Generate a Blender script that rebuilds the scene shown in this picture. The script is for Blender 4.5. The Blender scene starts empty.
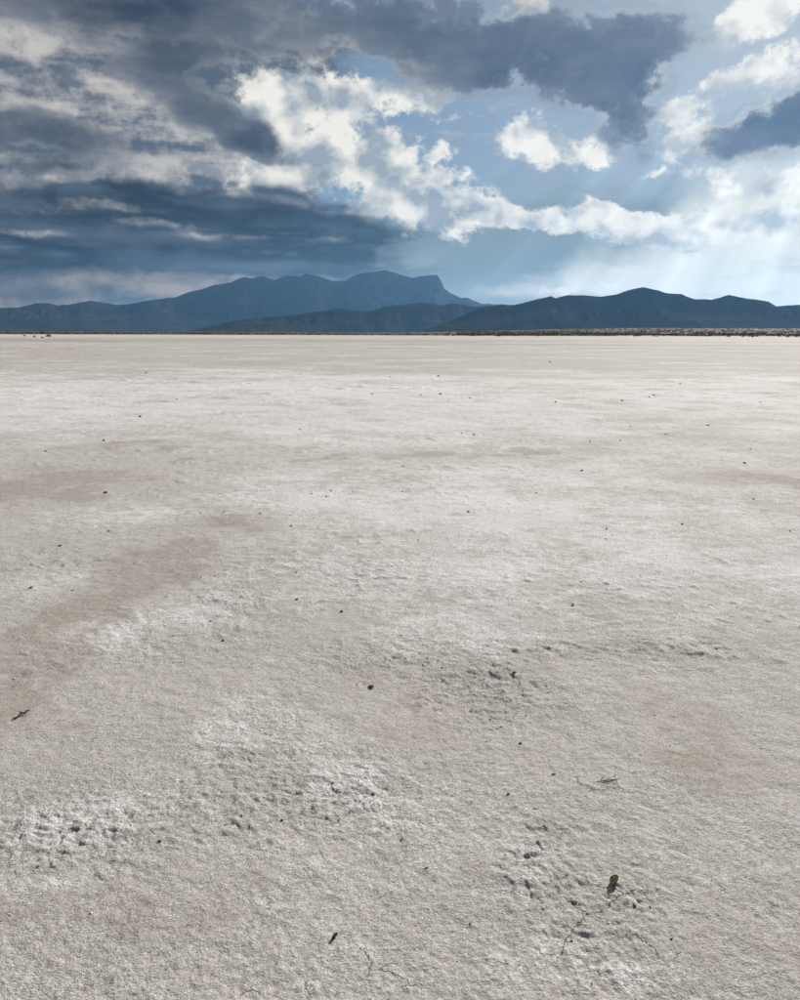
import bpy, math, random
import numpy as np

sc = bpy.context.scene
R = math.radians

# ------------------------------------------------------------------ camera
EYE = 1.6
cam_d = bpy.data.cameras.new('camera')
cam = bpy.data.objects.new('camera', cam_d)
sc.collection.objects.link(cam)
cam_d.sensor_fit = 'VERTICAL'
cam_d.sensor_height = 36.0
cam_d.lens = 36.0 * 800.0 / 1000.0
cam_d.clip_start = 0.05
cam_d.clip_end = 120000.0
cam.location = (0.0, 0.0, EYE)
cam.rotation_mode = 'XYZ'
cam.rotation_euler = (R(90 - 11.8), R(-0.21), 0.0)
sc.camera = cam

# ------------------------------------------------------------------ sun, exposure
SUN_AZ, SUN_EL = 30.0, 26.0          # degrees, clockwise from +Y
sun_dir = np.array([math.sin(R(SUN_AZ)) * math.cos(R(SUN_EL)),
                    math.cos(R(SUN_AZ)) * math.cos(R(SUN_EL)),
                    math.sin(R(SUN_EL))])
sun_d = bpy.data.lights.new('sun', 'SUN')
sun_d.energy = 5.0
sun_d.angle = R(0.9)
sun_d.color = (1.0, 0.965, 0.905)
sun = bpy.data.objects.new('sun', sun_d)
sc.collection.objects.link(sun)
sun.rotation_euler = (R(90 - SUN_EL), 0.0, R(180 - SUN_AZ))
sc.view_settings.view_transform = 'Standard'
sc.view_settings.look = 'None'
EXPOSURE = 0.36
sc.view_settings.exposure = EXPOSURE
sc.view_settings.gamma = 1.0
sc.view_settings.use_curve_mapping = False
sc.cycles.use_denoising = True
sc.cycles.denoiser = 'OPENIMAGEDENOISE'
sc.cycles.denoising_input_passes = 'RGB_ALBEDO_NORMAL'
sc.cycles.denoising_prefilter = 'ACCURATE'
sc.cycles.volume_bounces = 1
sc.cycles.max_bounces = 5

# ------------------------------------------------------------------ node helpers
def lin(r, g, b):
    f = lambda c: c / 12.92 if c <= 0.04045 else ((c + 0.055) / 1.055) ** 2.4
    return tuple(f(v / 255.0) for v in (r, g, b))

class G:
    """thin wrapper to write node graphs as expressions"""
    def __init__(s, tree):
        s.t = tree
    def node(s, kind, **kw):
        n = s.t.nodes.new(kind)
        for k, v in kw.items():
            setattr(n, k, v)
        return n
    def put(s, sock, v):
        if isinstance(v, bpy.types.NodeSocket):
            s.t.links.new(v, sock)
        elif v is not None:
            if sock.type == 'RGBA' and len(v) == 3:
                v = (*v, 1.0)
            sock.default_value = v
    def m(s, op, a, b=None, c=None, clamp=False):
        n = s.node('ShaderNodeMath', operation=op, use_clamp=clamp)
        for i, v in enumerate((a, b, c)):
            s.put(n.inputs[i], v)
        return n.outputs[0]
    def v(s, op, a, b=None, scale=None):
        n = s.node('ShaderNodeVectorMath', operation=op)
        s.put(n.inputs[0], a)
        s.put(n.inputs[1], b)
        if scale is not None:
            s.put(n.inputs['Scale'], scale)
        return n.outputs['Value'] if op in ('DOT_PRODUCT', 'LENGTH') else n.outputs[0]
    def noise(s, vec, scale=1.0, detail=4.0, rough=0.5, lac=2.0, col=False, dist=0.0, norm=True):
        n = s.node('ShaderNodeTexNoise', noise_dimensions='3D')
        n.normalize = norm
        s.put(n.inputs['Vector'], vec)
        n.inputs['Scale'].default_value = scale
        n.inputs['Detail'].default_value = detail
        n.inputs['Roughness'].default_value = rough
        n.inputs['Lacunarity'].default_value = lac
        n.inputs['Distortion'].default_value = dist
        return n.outputs['Color' if col else 'Fac']
    def puff(s, vec, scale, detail=2.0, rough=0.5):
        n = s.node('ShaderNodeTexVoronoi', voronoi_dimensions='3D', feature='F1')
        n.normalize = True
        s.put(n.inputs['Vector'], vec)
        n.inputs['Scale'].default_value = scale
        n.inputs['Detail'].default_value = detail
        n.inputs['Roughness'].default_value = rough
        return s.m('SUBTRACT', 1.0, n.outputs['Distance'])
    def step(s, x, a, b, lo=0.0, hi=1.0):
        n = s.node('ShaderNodeMapRange', interpolation_type='SMOOTHSTEP')
        s.put(n.inputs['Value'], x)
        s.put(n.inputs['From Min'], a)
        s.put(n.inputs['From Max'], b)
        s.put(n.inputs['To Min'], lo)
        s.put(n.inputs['To Max'], hi)
        return n.outputs[0]
    def mix(s, f, a, b, mode='MIX'):
        n = s.node('ShaderNodeMix', data_type='RGBA', blend_type=mode)
        n.clamp_factor = True
        s.put(n.inputs[0], f)
        s.put(n.inputs[6], a)
        s.put(n.inputs[7], b)
        return n.outputs[2]
    def blobs(s, P, table):
        """sum of soft ellipses (azimuth, elevation, half width, half height, tilt, weight)"""
        acc = None
        for (a, e, ra, re, rot, w) in table:
            mp = s.node('ShaderNodeMapping', vector_type='TEXTURE')
            s.put(mp.inputs['Vector'], P)
            mp.inputs['Location'].default_value = (a, e, 0)
            mp.inputs['Rotation'].default_value = (0, 0, R(rot))
            mp.inputs['Scale'].default_value = (ra, re, 1)
            g = s.node('ShaderNodeTexGradient', gradient_type='SPHERICAL')
            s.put(g.inputs[0], mp.outputs[0])
            acc = s.m('MULTIPLY', g.outputs['Fac'], w) if acc is None else s.m('MULTIPLY_ADD', g.outputs['Fac'], w, acc)
        return acc

# ------------------------------------------------------------------ sky: clear air + three cloud layers
VEIL_BLUE = [
    (0.1, 4.6, 14.3, 4.3, 0, 1.0), (9.6, 5.1, 14.2, 4.6, 0, 1.2), (15.9, 8.4, 14.0, 4.3, 0, 0.5), (-6.8, 4.2, 10.7, 2.9, 0, 0.6),
]
VEIL_WHITE = [
    (24.0, 4.3, 13.7, 4.4, 0, 1.3), (16.8, 4.1, 7.7, 2.1, 0, 0.4), (25.4, 7.8, 8.8, 6.4, 0, 0.9), (13.6, 3.1, 9.9, 1.6, 0, 0.8),
    (27.1, 1.9, 13.5, 4.3, 0, 0.8), (7.0, 2.5, 6.4, 1.0, 0, 0.5),
]
RAYS = [
    (16.0, 6.5, 17.5, 8.2, 0, 1.6), (5.6, 4.2, 11.4, 4.3, 0, 0.8),
]
GREY = [
    (-17.7, 16.3, 15.3, 7.1, 0, 1.1), (-18.2, 9.6, 16.7, 9.3, 0, 1.2), (-23.6, 13.6, 10.3, 10.7, 0, 0.8), (-9.2, 11.7, 6.4, 6.4, 0, 0.6),
    (-19.9, 2.8, 18.0, 2.9, 0, 0.9), (-6.4, 16.9, 9.3, 4.3, 0, 0.5),
]
CUMULUS = [
    (-8.5, 14.4, 4.3, 2.9, 0, 0.7), (-6.2, 12.4, 3.6, 3.2, 0, 0.9), (-8.6, 9.6, 5.0, 1.8, 0, 0.8), (-6.0, 10.6, 3.2, 2.5, 0, 0.7),
    (-3.5, 14.7, 4.3, 2.0, 10, 0.8), (0.1, 15.2, 4.3, 1.7, 5, 1.0), (2.7, 15.4, 1.6, 1.3, 0, 0.7), (0.1, 9.9, 5.6, 3.7, 0, 1.4),
    (3.1, 8.2, 5.7, 2.9, 0, 1.4), (-4.6, 13.6, 5.0, 3.6, 0, 0.7), (-7.9, 12.9, 4.3, 3.6, 0, 0.6), (-1.3, 8.0, 3.6, 1.1, 10, 0.8),
    (-1.6, 11.8, 2.5, 1.3, 30, 0.8), (3.3, 11.8, 1.9, 0.8, 10, 0.9), (8.7, 12.4, 2.8, 1.9, -15, 1.1), (11.7, 11.6, 3.0, 1.4, 10, 1.0),
    (7.5, 12.9, 1.4, 1.1, 0, 0.6), (6.8, 7.9, 3.6, 1.2, 0, 1.2), (10.8, 7.8, 5.7, 1.2, -6, 1.4), (14.7, 7.1, 6.0, 1.2, -8, 1.4),
    (13.5, 6.1, 4.2, 0.7, 5, 0.5), (19.1, 6.4, 3.8, 1.2, 12, 1.3), (20.0, 7.5, 1.4, 0.7, 0, 0.9), (22.7, 6.4, 5.8, 1.4, 8, 1.4),
    (16.6, 7.2, 2.8, 0.6, 0, 0.6), (18.8, 13.3, 2.9, 2.1, 45, 1.2), (19.7, 11.7, 3.1, 1.3, 20, 1.0), (22.3, 15.3, 4.5, 1.4, 12, 1.2),
    (22.1, 18.2, 5.2, 1.4, 14, 1.3), (7.8, 19.7, 2.3, 1.1, 20, 0.9), (22.8, 14.0, 2.3, 0.6, 38, 0.7), (17.1, 10.2, 1.8, 0.5, 0, 0.7),
    (19.7, 9.5, 2.9, 1.0, 0, 1.0), (23.7, 8.8, 4.4, 1.1, 0, 1.1), (25.0, 9.8, 2.0, 1.8, 0, 0.8), (13.3, 10.9, 2.1, 0.7, 0, 0.4),
    (-5.4, 4.2, 2.1, 0.5, -5, 0.8), (14.6, 3.2, 4.9, 0.6, 4, 0.6), (11.0, 2.8, 4.2, 0.5, 0, 0.4), (3.7, 14.1, 2.9, 0.4, 0, 0.5),
]
DARK = [
    (-20.9, 19.0, 11.7, 1.9, 0, 0.9), (-14.5, 18.6, 8.4, 2.7, 0, 0.8), (-4.4, 19.4, 8.6, 3.2, 0, 1.0), (-15.9, 15.8, 7.0, 1.9, -8, 0.7),
    (-10.9, 16.8, 6.4, 1.8, 0, 0.4), (1.4, 18.1, 5.7, 2.9, 0, 0.9), (6.3, 17.7, 6.4, 3.0, 0, 1.0), (12.7, 17.1, 7.4, 3.9, 0, 1.1),
    (15.6, 13.9, 3.4, 3.4, 0, 1.0), (13.1, 14.9, 4.2, 2.9, 0, 0.6), (5.7, 16.1, 2.1, 1.6, 0, 0.6), (22.4, 12.1, 4.0, 2.1, 15, 1.1),
    (24.9, 13.1, 3.4, 2.4, 0, 0.9), (-22.7, 11.7, 9.6, 1.4, -6, 1.0), (-24.9, 12.4, 6.1, 1.3, 0, 0.5), (-12.1, 13.1, 7.1, 1.6, -20, 1.0),
    (-8.9, 11.8, 3.9, 1.3, -5, 0.9),
]
STORM = [
    (1.4, 5.9, 8.6, 3.2, 0, 0.3), (-22.1, 5.8, 13.8, 3.4, 0, 1.3), (-12.7, 6.2, 12.7, 3.4, 0, 1.2), (-6.1, 6.5, 6.4, 3.6, 0, 0.8),
    (-22.4, 8.6, 7.6, 1.1, 0, 0.6), (-15.2, 8.0, 9.1, 1.3, 0, 0.6), (-2.0, 5.2, 6.4, 2.4, 0, 0.45), (-19.8, 4.2, 11.1, 1.1, 0, 0.9),
    (-21.7, 10.1, 9.0, 1.1, 0, 0.5),
]
WISPS = [
    (-22.4, 14.6, 6.9, 2.1, -10, 0.68), (-17.2, 14.2, 4.2, 1.3, -15, 0.42), (-15.1, 10.3, 8.2, 1.0, -6, 0.47), (-20.1, 8.0, 7.2, 0.5, -3, 0.38),
    (-24.5, 4.8, 4.4, 0.3, 0, 0.38), (-23.8, 17.0, 2.7, 2.1, 0, 0.51), (-17.4, 16.6, 1.4, 0.6, 0, 0.42), (-18.8, 13.4, 2.8, 0.6, -10, 0.51),
    (-20.4, 15.4, 3.5, 1.0, -15, 0.34), (-17.0, 9.7, 3.2, 0.6, -8, 0.66), (-10.6, 8.9, 2.8, 0.6, -5, 0.57), (-18.9, 7.6, 5.4, 0.5, -3, 0.57),
    (-23.1, 7.4, 4.5, 0.5, -3, 0.43), (-13.4, 6.3, 3.7, 0.4, 0, 0.52), (-9.3, 6.3, 2.8, 0.4, 0, 0.47), (-12.2, 9.9, 5.5, 0.7, -10, 0.57),
    (-4.6, 10.3, 2.9, 1.8, 0, 0.42), (22.6, 10.7, 1.2, 0.6, 10, 0.85), (-7.3, 18.5, 1.4, 1.4, 0, 0.3), (-3.5, 16.7, 1.4, 0.9, 0, 0.42),
    (-14.7, 15.4, 2.1, 0.7, 0, 0.26), (-21.8, 9.3, 2.8, 0.4, -3, 0.8), (-6.7, 8.4, 2.8, 0.6, -5, 0.5), (-16.5, 6.9, 4.2, 0.4, -2, 0.7),
    (-24.3, 6.0, 3.4, 0.4, 0, 0.6), (-4.7, 6.2, 2.9, 0.4, 0, 0.5), (7.8, 19.8, 2.4, 0.9, 20, 1.2), (2.1, 19.1, 2.1, 1.0, 0, 0.5),
    (0.1, 17.0, 2.9, 1.0, 0, 0.5),
]
PALE_LOW = [
    (-22.3, 2.8, 7.6, 1.6, 0, 0.9), (-16.1, 3.1, 6.3, 1.1, 0, 0.8), (-17.7, 3.3, 1.0, 0.5, 0, 0.5), (-12.5, 3.3, 1.3, 0.5, 0, 0.9),
    (-24.7, 2.1, 5.4, 1.0, 0, 0.6), (-10.2, 3.5, 2.8, 0.4, 0, 0.4), (-25.6, 4.4, 4.1, 0.4, 0, 0.4),
]
# patches on the ground: x, y, half width, half depth (metres), weight
SALT = [
    (-1.53, 4.0, 0.42, 0.39, 0.59), (-1.19, 4.33, 0.51, 0.39, 0.51), (-0.74, 4.7, 0.49, 0.38, 0.34), (-0.71, 3.11, 0.19, 0.35, 0.51),
    (-0.38, 3.1, 0.25, 0.26, 0.34), (-1.09, 2.38, 0.31, 0.21, 0.47), (-1.07, 2.09, 0.16, 0.05, 0.77), (-0.88, 2.54, 0.21, 0.15, 0.34),
    (-0.07, 2.55, 0.32, 0.25, 0.42), (-0.27, 2.77, 0.3, 0.22, 0.34), (0.38, 1.82, 0.18, 0.12, 0.42), (0.45, 2.22, 0.15, 0.22, 0.38),
    (0.59, 1.76, 0.07, 0.09, 0.68), (-1.25, 26.65, 23.74, 12.16, 0.63), (-0.51, 16.23, 15.16, 6.82, 0.4), (0.7, 6.37, 2.87, 2.36, 0.26),
    (1.51, 4.91, 1.82, 1.17, 0.21), (0.26, 4.04, 0.64, 0.36, 0.3), (-2.3, 4.92, 0.39, 0.41, 0.34), (-1.86, 5.11, 0.33, 0.33, 0.34),
    (-221.94, 347.66, 239.78, 85.22, 0.57), (-29.5, 283.41, 237.88, -9.03, 0.8), (0.27, 7.92, 2.93, 1.48, 0.4), (-2.64, 6.88, 0.71, 0.47, 0.46),
    (1.26, 10.51, 5.52, 4.41, 0.25), (1.42, 5.97, 2.5, 1.66, 0.25),
]
BROWN = [
    (-1.64, 3.22, 0.42, 0.56, 0.68), (-1.81, 3.96, 0.46, 0.52, 0.85), (-1.81, 4.65, 0.47, 0.51, 0.69), (-1.61, 5.58, 0.59, 0.63, 0.8),
    (-1.35, 6.61, 0.56, 0.55, 0.85), (-3.74, 8.84, 1.46, 1.36, 0.8), (-3.8, 11.29, 1.09, 1.21, 0.69), (-3.64, 7.55, 0.64, 0.71, 0.42),
    (-2.07, 10.3, 1.71, 0.92, 0.37), (0.4, 10.67, 1.76, 0.89, 0.64), (2.18, 10.89, 1.05, 0.82, 0.53), (3.73, 9.1, 1.19, 0.66, 0.69),
    (4.69, 12.92, 1.05, 0.86, 0.59), (4.4, 8.69, 0.72, 0.53, 0.64), (2.75, 6.72, 0.66, 0.49, 0.37), (1.22, 3.16, 0.32, 0.45, 0.38),
    (-0.05, 3.43, 0.45, 0.29, 0.37), (0.12, 3.07, 0.5, 0.38, 0.34), (-0.28, 1.97, 0.99, 0.38, 0.24), (-0.77, 1.97, 0.6, 0.38, 0.17),
    (1.26, 2.76, 0.29, 0.39, 0.3), (-1.12, 2.03, 0.16, 0.23, 0.42), (0.8, 1.9, 0.35, 0.28, 0.26), (-60.97, 170.1, 175.98, 32.28, 0.94),
    (27.31, 117.17, 58.48, 14.55, 0.88), (-56.1, 136.55, 60.54, 22.52, 0.62), (19.57, 88.93, 57.13, 6.53, 0.44), (-13.0, 73.4, 77.38, 16.96, 0.22),
    (-5.51, 50.13, 49.99, 15.25, 0.19), (-13.76, 44.47, 17.81, 9.47, 0.19), (7.82, 33.83, 13.29, 4.71, 0.25),
]
CRUST = [
    (-1.04, 2.38, 0.49, 0.3, 0.62), (-1.12, 2.22, 0.29, 0.17, 0.3), (-0.25, 2.56, 0.48, 0.32, 0.75), (-0.93, 4.46, 0.4, 0.51, 1),
    (-1.42, 4.0, 0.48, 0.4, 0.68), (-0.0, 3.76, 0.57, 0.37, 0.94), (0.45, 3.47, 0.39, 0.49, 0.94), (0.93, 3.9, 0.83, 0.15, 1),
    (0.54, 2.06, 0.25, 0.38, 0.6), (0.7, 2.03, 0.08, 0.14, 0.5), (0.44, 2.27, 0.15, 0.23, 0.5), (-0.61, 3.04, 0.28, 0.39, 0.4),
    (1.54, 3.89, 0.65, 0.3, 0.54), (-1.58, 6.87, 0.71, 0.53, 0.5), (-2.46, 5.63, 0.67, 0.55, 0.5), (1.21, 4.74, 1.4, 0.65, 0.34),
    (-0.69, 5.36, 0.95, 0.55, 0.47), (-5.26, 12.91, 2.16, 2.88, 0.4), (0.77, 15.37, 5.78, 5.57, 0.25), (3.85, 8.77, 1.26, 0.99, 0.3),
]
CRACKED = [
    (0.54, 1.93, 0.22, 0.27, 1.0), (0.67, 1.88, 0.11, 0.18, 0.7), (0.74, 2.65, 0.22, 0.11, 0.8), (-0.08, 1.79, 0.18, 0.09, 0.7),
    (-0.26, 1.72, 0.15, 0.06, 0.4), (0.32, 3.42, 0.37, 0.21, 0.5), (-1.03, 2.67, 0.15, 0.17, 0.3), (0.98, 2.11, 0.15, 0.18, 0.3),
]
# skylines: azimuth, elevation in degrees
FAR_PROFILE = [
    (-42.0, 0.0), (-38.0, 0.7), (-34.0, 0.95), (-31.0, 1.2),
    (-27.59, 1.3), (-25.91, 1.43), (-24.76, 1.5), (-23.87, 1.76),
    (-23.17, 1.79), (-22.59, 1.64), (-21.81, 1.71), (-21.2, 1.84),
    (-20.58, 1.98), (-19.98, 1.89), (-19.06, 1.73), (-18.12, 1.8),
    (-16.84, 2.07), (-15.22, 2.28), (-14.22, 2.67), (-13.56, 2.81),
    (-12.56, 3.14), (-11.56, 3.28), (-11.08, 3.55), (-10.68, 3.65),
    (-10.08, 3.56), (-9.67, 3.72), (-9.4, 3.76), (-8.67, 3.5),
    (-7.84, 3.8), (-6.82, 3.77), (-6.48, 3.97), (-5.59, 3.78),
    (-4.57, 3.45), (-3.75, 3.52), (-3.05, 3.91), (-2.36, 4.05),
    (-0.98, 4.21), (-0.29, 4.04), (0.06, 3.91), (0.89, 3.71),
    (1.44, 3.84), (2.54, 3.93), (2.82, 3.56), (3.03, 3.03),
    (3.52, 2.69), (4.21, 2.38), (4.63, 2.41), (5.6, 2.0),
    (7.66, 1.92), (9.71, 1.64), (13.75, 0.81), (18.95, -0.01),
]
MID_PROFILE = [
    (-14.7, 0.04), (-13.7, 0.24), (-11.68, 0.7), (-8.96, 1.04),
    (-6.9, 1.24), (-4.82, 1.57), (-4.12, 1.67), (-3.43, 1.5),
    (-2.04, 1.46), (-0.99, 1.83), (0.05, 1.9), (1.44, 2.06),
    (2.83, 1.89), (3.66, 2.02), (5.26, 1.8), (6.98, 1.89),
    (8.01, 1.78), (9.71, 1.5), (12.42, 1.08), (16.38, 0.39),
    (18.95, -0.01),
]
NEAR_PROFILE = [
    (1.44, -0.01), (2.84, 0.6), (4.23, 1.13), (5.26, 1.6),
    (6.98, 1.93), (8.0, 1.92), (9.02, 2.18), (9.69, 2.34),
    (10.36, 2.49), (10.7, 2.33), (11.36, 2.55), (12.36, 2.54),
    (13.68, 2.42), (14.65, 2.57), (15.6, 2.88), (16.36, 3.02),
    (17.2, 2.85), (17.97, 2.61), (18.79, 2.56), (19.29, 2.36),
    (19.61, 2.23), (20.66, 2.18), (21.25, 2.32), (21.72, 2.47),
    (22.75, 2.23), (23.64, 2.12), (24.11, 2.02), (24.54, 1.73),
    (25.39, 1.78), (25.95, 1.8), (27.61, 1.89), (29.25, 1.62),
    (31.29, 1.86), (33.81, 1.41), (36.0, 1.6), (40.0, 1.2),
    (46.0, 0.0),
]
LONE_SHRUBS = [
    (-105.6, 245.2, 1.0, 'largest lone bush out on the salt flat near the tan mud strip'), (-129.1, 280.8, 0.62, 'small lone bush on the salt flat, apart from the others'), (-106.9, 238.7, 0.5, 'tiny lone bush on the salt flat between two larger ones'), (-91.0, 207.8, 0.42, 'tiny low bush beside the largest lone bush on the flat'),
]
DARK_LUMPS = [
    (-0.765, 2.289, 0.0078, 'dark clod at the edge of the rough white crust patch'), (-0.389, 2.399, 0.0065, 'small dark crust lump coloured as shaded on the pale salt crust'), (0.487, 2.927, 0.0076, 'small dark crust lump coloured as shaded on the pale salt crust'), (0.545, 3.166, 0.0076, 'small dark crust lump coloured as shaded on the pale salt crust'),
    (1.044, 4.581, 0.0134, 'small dark crust lump coloured as shaded on the pale salt crust'), (1.651, 3.916, 0.0096, 'small dark crust lump coloured as shaded on the pale salt crust'), (-0.694, 5.214, 0.0117, 'small dark crust lump coloured as shaded on the pale salt crust'), (-1.068, 4.297, 0.01, 'small dark crust lump coloured as shaded on the pale salt crust'),
    (-0.933, 4.01, 0.0119, 'small dark crust lump coloured as shaded on the pale salt crust'), (-2.338, 4.868, 0.0152, 'small dark crust lump coloured as shaded on the pale salt crust'), (-2.06, 4.825, 0.0123, 'small dark crust lump coloured as shaded on the pale salt crust'), (-0.627, 4.674, 0.0112, 'small dark crust lump coloured as shaded on the pale salt crust'),
    (-0.336, 4.455, 0.0128, 'small dark crust lump coloured as shaded on the pale salt crust'), (-0.128, 3.439, 0.0137, 'small dark crust lump coloured as shaded on the pale salt crust'), (0.12, 3.699, 0.0109, 'small dark crust lump coloured as shaded on the pale salt crust'), (0.212, 3.662, 0.0108, 'small dark crust lump coloured as shaded on the pale salt crust'),
    (0.403, 3.522, 0.0088, 'small dark crust lump coloured as shaded on the pale salt crust'), (0.552, 3.577, 0.0089, 'small dark crust lump coloured as shaded on the pale salt crust'), (0.568, 3.402, 0.0086, 'small dark crust lump coloured as shaded on the pale salt crust'), (-0.199, 2.409, 0.0062, 'small dark crust lump coloured as shaded on the pale salt crust'),
    (-0.089, 2.563, 0.0064, 'small dark crust lump coloured as shaded on the pale salt crust'), (-0.032, 2.563, 0.0064, 'small dark crust lump coloured as shaded on the pale salt crust'), (0.012, 2.31, 0.006, 'small dark crust lump coloured as shaded on the pale salt crust'), (0.469, 1.875, 0.0056, 'small dark crust lump coloured as shaded on the pale salt crust'),
    (-1.103, 1.939, 0.0058, 'small dark crust lump coloured as shaded on the pale salt crust'), (0.74, 1.877, 0.0055, 'small dark crust lump coloured as shaded on the pale salt crust'), (0.201, 1.936, 0.0054, 'small dark crust lump coloured as shaded on the pale salt crust'), (0.39, 2.566, 0.0065, 'small dark crust lump coloured as shaded on the pale salt crust'),
    (0.575, 2.697, 0.0068, 'small dark crust lump coloured as shaded on the pale salt crust'), (0.088, 2.171, 0.0057, 'small dark crust lump coloured as shaded on the pale salt crust'), (0.007, 1.937, 0.0053, 'small dark crust lump coloured as shaded on the pale salt crust'), (-1.1, 2.168, 0.0062, 'small dark crust lump coloured as shaded on the pale salt crust'),
    (0.693, 2.022, 0.006, 'small dark crust lump coloured as shaded on the pale salt crust'), (0.72, 1.997, 0.0056, 'small dark crust lump coloured as shaded on the pale salt crust'), (0.676, 2.001, 0.0056, 'small dark crust lump coloured as shaded on the pale salt crust'), (1.453, 30.539, 0.0651, 'small dark crust lump coloured as shaded on the pale salt crust'),
    (0.562, 21.14, 0.0338, 'small dark crust lump coloured as shaded on the pale salt crust'), (1.077, 21.467, 0.0344, 'small dark crust lump coloured as shaded on the pale salt crust'), (1.759, 20.096, 0.0323, 'small dark crust lump coloured as shaded on the pale salt crust'), (5.43, 19.621, 0.0434, 'small dark crust lump coloured as shaded on the pale salt crust'),
    (5.522, 14.304, 0.0328, 'small dark crust lump coloured as shaded on the pale salt crust'), (1.024, 13.111, 0.0282, 'small dark crust lump coloured as shaded on the pale salt crust'), (1.209, 12.971, 0.0209, 'small dark crust lump coloured as shaded on the pale salt crust'), (4.36, 9.99, 0.0297, 'small dark crust lump coloured as shaded on the pale salt crust'),
    (3.477, 7.693, 0.0183, 'small dark crust lump coloured as shaded on the pale salt crust'), (2.419, 6.654, 0.0163, 'small dark crust lump coloured as shaded on the pale salt crust'), (3.234, 6.428, 0.0166, 'small dark crust lump coloured as shaded on the pale salt crust'), (2.16, 9.36, 0.0207, 'small dark crust lump coloured as shaded on the pale salt crust'),
    (1.718, 6.451, 0.0154, 'small dark crust lump coloured as shaded on the pale salt crust'), (0.148, 6.082, 0.0142, 'small dark crust lump coloured as shaded on the pale salt crust'), (0.625, 7.072, 0.0155, 'small dark crust lump coloured as shaded on the pale salt crust'), (1.394, 7.982, 0.0176, 'small dark crust lump coloured as shaded on the pale salt crust'),
    (-10.059, 32.091, 0.0715, 'small dark crust lump coloured as shaded on the pale salt crust'), (-0.728, 21.203, 0.0452, 'small dark crust lump coloured as shaded on the pale salt crust'), (-0.354, 29.962, 0.0478, 'small dark crust lump coloured as shaded on the pale salt crust'), (-4.984, 15.349, 0.0345, 'small dark crust lump coloured as shaded on the pale salt crust'),
    (-6.708, 18.208, 0.031, 'small dark crust lump coloured as shaded on the pale salt crust'), (-4.434, 11.916, 0.0272, 'small dark crust lump coloured as shaded on the pale salt crust'), (-4.826, 10.814, 0.0269, 'small dark crust lump coloured as shaded on the pale salt crust'), (-2.382, 6.376, 0.0157, 'small dark crust lump coloured as shaded on the pale salt crust'),
    (-2.592, 5.911, 0.015, 'small dark crust lump coloured as shaded on the pale salt crust'), (-2.984, 7.96, 0.0195, 'small dark crust lump coloured as shaded on the pale salt crust'), (-0.907, 6.526, 0.0183, 'small dark crust lump coloured as shaded on the pale salt crust'), (-0.724, 7.769, 0.0169, 'small dark crust lump coloured as shaded on the pale salt crust'),
    (-1.245, 6.981, 0.0196, 'small dark crust lump coloured as shaded on the pale salt crust'), (8.578, 46.245, 0.075, 'small dark crust lump coloured as shaded on the pale salt crust'), (9.139, 26.3, 0.0444, 'small dark crust lump coloured as shaded on the pale salt crust'), (-4.74, 25.565, 0.0415, 'small dark crust lump coloured as shaded on the pale salt crust'),
    (8.605, 19.182, 0.0336, 'small dark crust lump coloured as shaded on the pale salt crust'), (-1.685, 13.471, 0.0218, 'small dark crust lump coloured as shaded on the pale salt crust'), (2.884, 12.055, 0.0199, 'small dark crust lump coloured as shaded on the pale salt crust'),
]


SKY_STRENGTH = 0.1
def sky_col(r, g, b, k=1.0):
    return tuple(c / SKY_STRENGTH * k / 2 ** EXPOSURE for c in lin(r, g, b))

world = bpy.data.worlds.new('World')
sc.world = world
world.use_nodes = True
wt = world.node_tree
wt.nodes.clear()
g = G(wt)
tc = g.node('ShaderNodeTexCoord')
D = g.v('NORMALIZE', tc.outputs['Generated'])
nsky = g.node('ShaderNodeTexSky', sky_type='NISHITA')
nsky.sun_disc = False
nsky.sun_elevation = R(SUN_EL)
nsky.sun_rotation = R(SUN_AZ)
nsky.altitude = 1100
nsky.air_density = 1.0
nsky.dust_density = 1.0
g.put(nsky.inputs[0], D) if nsky.inputs else None

sep = g.node('ShaderNodeSeparateXYZ')
g.put(sep.inputs[0], D)
dx, dy, dz = sep.outputs
AZ = g.m('MULTIPLY', g.m('ARCTAN2', dx, dy), 57.29578)
EL = g.m('MULTIPLY', g.m('ARCSINE', dz), 57.29578)
cmb = g.node('ShaderNodeCombineXYZ')
g.put(cmb.inputs[0], AZ)
g.put(cmb.inputs[1], EL)
P = cmb.outputs[0]
# big cloud outlines are broken up by two scales of warping
w1 = g.v('SUBTRACT', g.noise(D, 9.0, 3.0, 0.55, col=True), (0.5, 0.5, 0.5))
w2 = g.v('SUBTRACT', g.noise(D, 34.0, 5.0, 0.6, col=True), (0.5, 0.5, 0.5))
warp = g.v('ADD', g.v('MULTIPLY', w1, (5.0, 3.0, 0)), g.v('MULTIPLY', w2, (2.4, 1.8, 0)))
PC = g.v('ADD', P, warp)
PS = g.v('ADD', P, g.v('ADD', g.v('MULTIPLY', w1, (7.0, 3.6, 0)), g.v('MULTIPLY', w2, (1.5, 0.7, 0))))
# beyond the surveyed part of the sky the same kinds of cloud go on, weighted dark to lower the fill light
outside = g.m('MAXIMUM', g.step(g.m('ABSOLUTE', AZ), 27.0, 36.0), g.step(EL, 20.5, 28.0))
big = g.noise(g.v('MULTIPLY', D, (1.0, 1.0, 1.6)), 3.1, 4.0, 0.55)
above = g.step(EL, -1.0, 1.0)

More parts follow.
